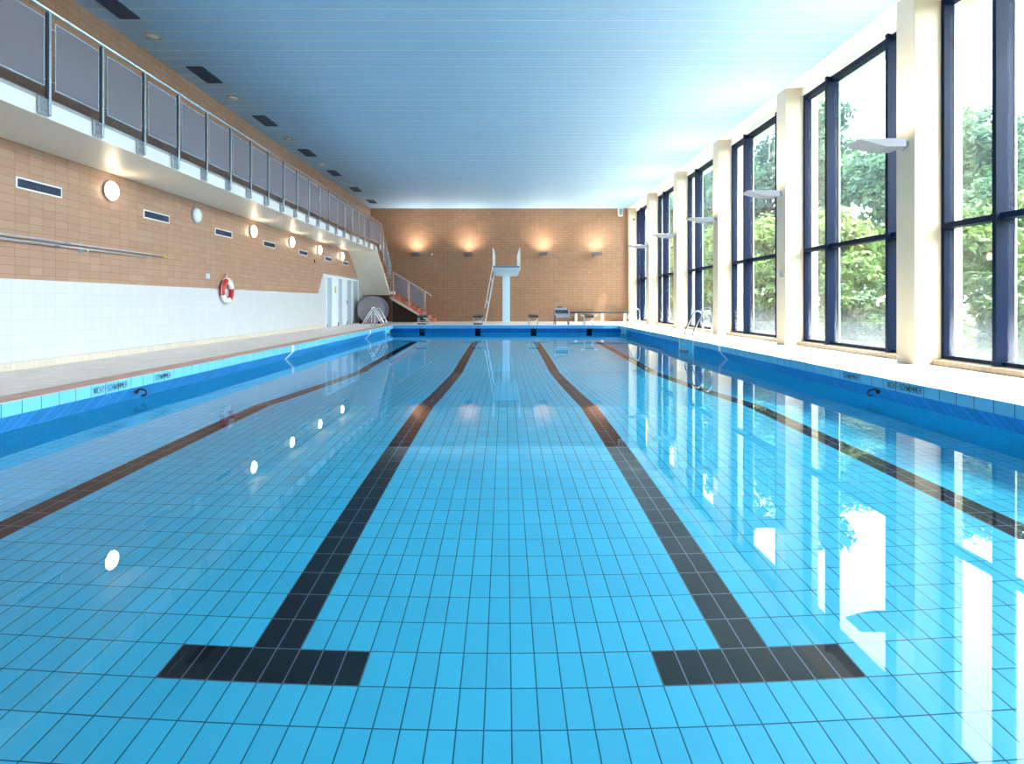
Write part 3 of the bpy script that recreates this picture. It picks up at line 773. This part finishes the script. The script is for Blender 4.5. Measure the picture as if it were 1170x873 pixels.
# ------------------------------------------------------------------ starting blocks
def start_block(x, variant, label):
    r = thing('starting_block', label, 'starting block', (x, 25.98, 0), group='starting blocks at the deep end')
    b = MB(); b.prism([(-0.02,0.34),(-0.02,0.41),(0.50,0.47),(0.50,0.40)], 'x', -0.22, 0.22, 0); b.build('platform', M['dark_metal'], r)
    for sx in (-1, 1):
        b = MB(); b.box(sx*0.19-0.018, sx*0.19+0.018, 0.03, 0.07, 0, 0.36, bev=0.004); b.build('leg', M['grey_metal'], r)
        b = MB(); b.box(sx*0.19-0.018, sx*0.19+0.018, 0.42, 0.46, 0, 0.41, bev=0.004); b.build('leg', M['grey_metal'], r)
    if variant == 1:
        b = MB(); b.box(-0.17, 0.17, 0.0, 0.09, 0.03, 0.09, bev=0.006); b.build('foot_bar', M['black'], r)
    if variant == 2:
        for sx in (-1, 1):
            b = MB(); b.tube([(sx*0.20,0.05,0.30),(sx*0.24,0.02,0.40),(sx*0.31,0.0,0.46),(sx*0.36,0.05,0.46),(sx*0.30,0.12,0.40)], 0.018, seg=8); b.build('grip', M['white_metal'], r)
    b = MB(); b.tube([(-0.15,-0.05,0.20),(0.15,-0.05,0.20)], 0.014, seg=8)
    for sx in (-1, 1): b.tube([(sx*0.15,-0.05,0.20),(sx*0.17,0.05,0.20)], 0.012, seg=8)
    b.build('start_grip', M['steel'], r)
start_block(-3.75, 1, 'dark topped starting block at the foot of the terracotta steps')
start_block(-1.25, 1, 'dark topped starting block with a low black bar beside the platform ladder')
start_block(1.25, 0, 'dark topped starting block between the diving platform and the grey chair')
start_block(3.75, 2, 'starting block with curved white side grips in front of the bench')

# ------------------------------------------------------------------ pool ladders
def pool_ladder(sx, y0, gap, label):
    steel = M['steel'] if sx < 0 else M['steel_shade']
    r = thing('pool_ladder', label, 'ladder', (sx*PX, y0, 0), group='steel pool ladders')
    for yy in (0.0, gap):
        pts = [(0.62,yy,0.0),(0.62,yy,0.56),(0.60,yy,0.66),(0.55,yy,0.745),(0.47,yy,0.775),(0.39,yy,0.745),(0.33,yy,0.66),(0.14,yy,0.26),(0.10,yy,0.16),(0.12,yy,0.07),(0.18,yy,0.035),(0.24,yy,0.0)]
        b = MB(); b.tube([(p[0]*sx, p[1], p[2]) for p in pts], 0.021, seg=10); b.build('handrail', steel, r)
        for px in (0.62, 0.24):
            b = MB(); b.lathe([(0.05,0.0),(0.05,0.012),(0.028,0.03)], 'z', (px*sx,yy,0), seg=14); b.build('floor_flange', M['deck_red'], r)
    for k in range(3):
        z = -0.30 - 0.25*k
        b = MB(); b.box(min(-0.10*sx,-0.004*sx), max(-0.10*sx,-0.004*sx), 0.05, gap-0.05, z-0.015, z+0.015, bev=0.005); b.build('step', M['steel_dull'], r)
pool_ladder(1, 15.92, 0.72, 'steel pool ladder with tall looped rails beside the windows, midway along the pool')
pool_ladder(1, 24.40, 0.60, 'steel pool ladder in the deep end corner by the bench')
pool_ladder(-1, 24.40, 0.60, 'steel pool ladder in the deep end corner by the staircase')

# ------------------------------------------------------------------ rolled cover and trestle under the stairs
rc = thing('rolled_cover', 'big grey roll of sheet lying under the staircase', 'roll', (-6.44, 27.7, 0.0))
b = MB(); b.lathe([(0.655,0.0),(0.660,0.03),(0.660,0.95),(0.655,1.0)], 'y', (0,0,0.67), seg=56)
rs = b.build('roll_sheet', M['roll_side'], rc)
b = MB(); b.lathe([(0.64,-0.006),(0.64,0.004)], 'y', (0,0,0), seg=56); e_ = b.build('roll_end', M['roll_end'], rc); e_.location = (0,0,0.67)
b = MB(); b.lathe([(0.06,-0.10),(0.06,0.0)], 'y', (0,0,0.67), seg=20); b.build('core_tube', M['dark_metal'], rc)
for sx in (-1,1):
    b = MB(); b.prism([(sx*0.62,0.0),(sx*0.28,0.0),(sx*0.34,0.10),(sx*0.52,0.26),(sx*0.60,0.24)], 'y', 0.15, 0.35, 0); b.build('chock', M['dark_metal'], rc)

tr_ = thing('trestle', 'slim white A shaped metal trestle standing before the grey roll', 'trestle', (-6.1, 26.5, 0))
for yy in (0.0, 0.42):
    b = MB(); b.tube([(-0.48,yy,0.0),(0.0,yy,0.79)], 0.018, seg=8); b.build('leg', M['white_metal'], tr_)
    b = MB(); b.tube([(0.0,yy,0.79),(0.46,yy,0.0)], 0.018, seg=8); b.build('leg', M['white_metal'], tr_)
b = MB(); b.tube([(0,-0.03,0.79),(0,0.45,0.79)], 0.02, seg=8); b.build('top_bar', M['white_metal'], tr_)

# ------------------------------------------------------------------ chair and bench by the end wall
ch = thing('armchair', 'grey chair with dark back band standing at the deep end', 'chair', (2.55, 26.35, 0))
for sx in (-1, 1):
    b = MB(); b.tube([(sx*0.30,-0.18,0.0),(sx*0.28,-0.14,0.46)], 0.02, seg=8); b.build('leg', M['dark_metal'], ch)
    b = MB(); b.tube([(sx*0.32,0.42,0.0),(sx*0.28,0.32,0.46)], 0.02, seg=8); b.build('leg', M['brown_wood'], ch)
    b = MB(); b.tube([(sx*0.30,-0.14,0.42),(sx*0.33,-0.10,0.64),(sx*0.33,0.34,0.66)], 0.02, seg=8); b.build('armrest', M['grey_metal'], ch)
b = MB(); b.prism([(-0.2,0.36),(-0.2,0.46),(0.32,0.42),(0.32,0.34)], 'x', -0.29, 0.29, 0); b.build('seat', M['seat_grey'], ch)
b = MB(); b.prism([(0.30,0.40),(0.42,0.78),(0.46,0.78),(0.35,0.38)], 'x', -0.29, 0.29, 0); bk = b.build('backrest', M['seat_grey'], ch)
b = MB(); b.prism([(0.325,0.52),(0.375,0.68),(0.393,0.68),(0.345,0.52)], 'x', -0.33, 0.33, 0); b.build('back_band', M['dark_metal'], bk)
b = MB(); b.box(-0.16, 0.06, 0.41, 0.47, 0.781, 0.83, bev=0.01); b.build('headrest', M['dark_metal'], bk)

bn = thing('bench', 'long dark topped bench along the tan end wall by the windows', 'bench', (0,0,0))
b = MB(); b.box(3.42, 6.5, 30.70, 31.12, 0.44, 0.54, bev=0.01); b.build('seat', M['dark_metal'], bn)
for x in (3.75, 5.15, 6.35):
    b = MB(); b.box(x-0.06, x+0.06, 30.78, 31.05, 0, 0.44, bev=0.006); b.build('leg', M['white_metal'], bn)

# ------------------------------------------------------------------ garden outside the windows
mb = MB(); mb.face(((7.4,-60,-0.25),(140,-60,-0.25),(140,160,-0.25),(7.4,160,-0.25)), 0)
tag(raw_build(mb, 'ground', M['lawn']), 'green lawn outside the window wall', 'lawn', kind='structure')

def crown_mesh(name, R, H, n, leaf, mat, seed, low=0.0):
    rnd = random.Random(seed)
    blobs = []
    for i in range(20):
        a = rnd.uniform(0, 2*PI); rr = 0.66*R*math.sqrt(rnd.uniform(0.02, 1.0)); z = low + (H-low)*rnd.uniform(0.12, 0.86)
        k = 1.0 - 0.55*abs((z-low)/(H-low) - 0.4)
        blobs.append((rr*math.cos(a)*k, rr*math.sin(a)*k, z, rnd.uniform(0.22, 0.34)*R))
    vs, fs = [], []
    for i in range(n):
        bx, by, bz, br = rnd.choice(blobs)
        d = Vector((rnd.gauss(0,1), rnd.gauss(0,1), rnd.gauss(0,0.8))).normalized()
        p = Vector((bx,by,bz)) + d*br*rnd.uniform(0.55,1.08)
        nrm = (d + Vector((rnd.gauss(0,0.6), rnd.gauss(0,0.6), rnd.gauss(0,0.6)+0.35))).normalized()
        u = nrm.orthogonal().normalized(); u.rotate(Matrix.Rotation(rnd.uniform(0,2*PI), 3, nrm)); v = nrm.cross(u)
        s = leaf*rnd.uniform(0.6,1.3)
        b0 = len(vs)
        vs += [tuple(p-u*s), tuple(p+v*s*0.45-nrm*s*0.1), tuple(p+u*s), tuple(p-v*s*0.45-nrm*s*0.1)]
        fs.append((b0,b0+1,b0+2,b0+3))
    me = bpy.data.meshes.new(name); me.from_pydata(vs, [], fs); me.materials.append(mat)
    return me, blobs
def make_tree(R, H, n, leaf, mat, seed, low, name='leafy_tree'):
    r = thing(name, 'x', 'tree' if name == 'leafy_tree' else 'shrub')
    me, blobs = crown_mesh('crown', R, H, n, leaf, mat, seed, low)
    c = bpy.data.objects.new('crown', me); COL.objects.link(c); c.parent = r
    b = MB()
    if name == 'leafy_tree':
        b.tube([(0,0,0),(0.05,0.03,H*0.25),(-0.04,0.05,H*0.5),(0.02,0,H*0.8)], 0.1, seg=8, radii=[0.17,0.14,0.10,0.03])
        for bx, by, bz, br in blobs[:7]: b.tube([(0,0,max(bz-1.2,low*0.6)),(bx*0.5,by*0.5,bz-0.4),(bx,by,bz)], 0.04, seg=6, radii=[0.07,0.05,0.015])
    else:
        for bx, by, bz, br in blobs[:6]: b.tube([(bx*0.2,by*0.2,0),(bx*0.6,by*0.6,bz*0.6),(bx,by,bz)], 0.03, seg=5, radii=[0.03,0.02,0.008])
    b.build('trunk' if name == 'leafy_tree' else 'stem', M['bark'], r)
    return r
protos = [make_tree(2.9, 8.4, 9000, 0.15, M['leaf_b'], 1, 1.0), make_tree(2.5, 5.6, 7500, 0.14, M['leaf_a'], 2, 0.5), make_tree(2.2, 4.6, 7000, 0.13, M['leaf_c'], 3, 0.3), make_tree(3.4, 10.5, 10000, 0.165, M['leaf_b'], 4, 1.6)]
kinds = ['tall blue green tree in the garden outside the windows', 'middling fresh green tree in the garden outside the windows', 'low yellow green tree in the garden outside the windows', 'very tall dark blue green tree in the garden outside the windows']
used = set()
def plant(k, x, y, s, rz):
    o = protos[k] if k not in used else copy_tree(protos[k]); used.add(k)
    o.location = (x, y, -0.25); o.rotation_euler = (0,0,rz); o.scale = (s,s,s)
    o['label'] = kinds[k]; o['group'] = ['tall blue green trees','fresh green trees','yellow green trees','very tall trees'][k]
for k, x, y, s, rz in [
    (1,14.2,-1.5,0.95,0.9),(1,14.0,3.8,0.9,4.9),(2,13.6,8.6,1.0,3.7),(2,13.4,13.0,1.0,0.5),(1,13.6,17.7,0.9,3.1),(2,13.0,22.4,1.1,2.0),
    (2,13.2,27.6,1.2,1.0),(1,13.4,33.2,1.15,5.0),(2,13.4,39.0,1.4,4.0),(0,14.2,46.0,1.2,3.3),(1,13.6,53.0,1.3,0.6),(3,15.0,61.5,1.2,2.9),
    (0,19.0,22.8,0.80,0.3),(0,19.6,28.8,1.15,2.3),(3,20.2,36.8,1.38,1.6),(3,21.5,47.2,1.7,0.2),(3,22.5,59.4,1.8,1.1),(3,24.5,72.5,1.9,3.9),(0,28.0,30.5,1.5,0.7),(3,31.0,40.5,1.5,5.1)]:
    plant(k, x, y, s, rz)
shr = make_tree(1.15, 1.7, 1900, 0.11, M['leaf_a'], 9, 0.05, 'garden_shrub'); fs_ = True
for k, (x, y, s) in enumerate([(9.8,14.0,1.1),(9.9,16.9,1.15),(9.7,19.9,1.15),(9.9,23.0,1.15),(9.6,26.1,1.2),(9.7,29.4,1.2),(9.5,32.9,1.3),(9.6,36.8,1.3),(9.4,41.0,1.4),(9.6,46.0,1.4),(9.7,11.0,1.1),(9.8,8.0,1.1),(9.8,4.8,1.1)]):
    o = shr if fs_ else copy_tree(shr); fs_ = False
    o.location = (x, y, -0.25); o.scale = (s,s,s); o.rotation_euler = (0,0,k*1.3); o['label'] = 'rounded green shrub just outside the window wall'; o['group'] = 'shrubs outside the windows'

# ------------------------------------------------------------------ light
w = bpy.data.worlds.new('World'); SC.world = w; w.use_nodes = True
bg = w.node_tree.nodes['Background']; bg.inputs[0].default_value = (0.93, 0.97, 1.0, 1); bg.inputs[1].default_value = 11.0
sun = bpy.data.lights.new('sun', 'SUN'); sun.energy = 18.0; sun.angle = math.radians(2); sun.color = (1.0, 0.93, 0.80)
so = bpy.data.objects.new('sun', sun); COL.objects.link(so)
so.rotation_euler = Vector((0.50, -0.12, 0.86)).to_track_quat('Z', 'Y').to_euler()

# ------------------------------------------------------------------ camera
cam = bpy.data.cameras.new('camera'); co = bpy.data.objects.new('camera', cam); COL.objects.link(co)
co.location = (-0.03, 0.0, 1.005); co.rotation_euler = (PI/2, 0, 0)
cam.sensor_fit = 'HORIZONTAL'; cam.sensor_width = 36.0; cam.lens = 662/1170*36
cam.shift_x = 8.0/1170; cam.shift_y = -90.5/1170; cam.clip_start = 0.05; cam.clip_end = 400
SC.camera = co

# ------------------------------------------------------------------ render look
SC.view_settings.view_transform = 'Standard'; SC.view_settings.look = 'None'
SC.view_settings.exposure = 0.88; SC.view_settings.gamma = 1.0; SC.view_settings.use_curve_mapping = False
cy = SC.cycles
cy.max_bounces = 14; cy.diffuse_bounces = 6; cy.glossy_bounces = 6; cy.transmission_bounces = 10; cy.transparent_max_bounces = 24
cy.caustics_reflective = True; cy.caustics_refractive = True; cy.sample_clamp_indirect = 12.0; cy.blur_glossy = 0.3
cy.use_denoising = True; cy.denoiser = 'OPENIMAGEDENOISE'; cy.use_adaptive_sampling = False
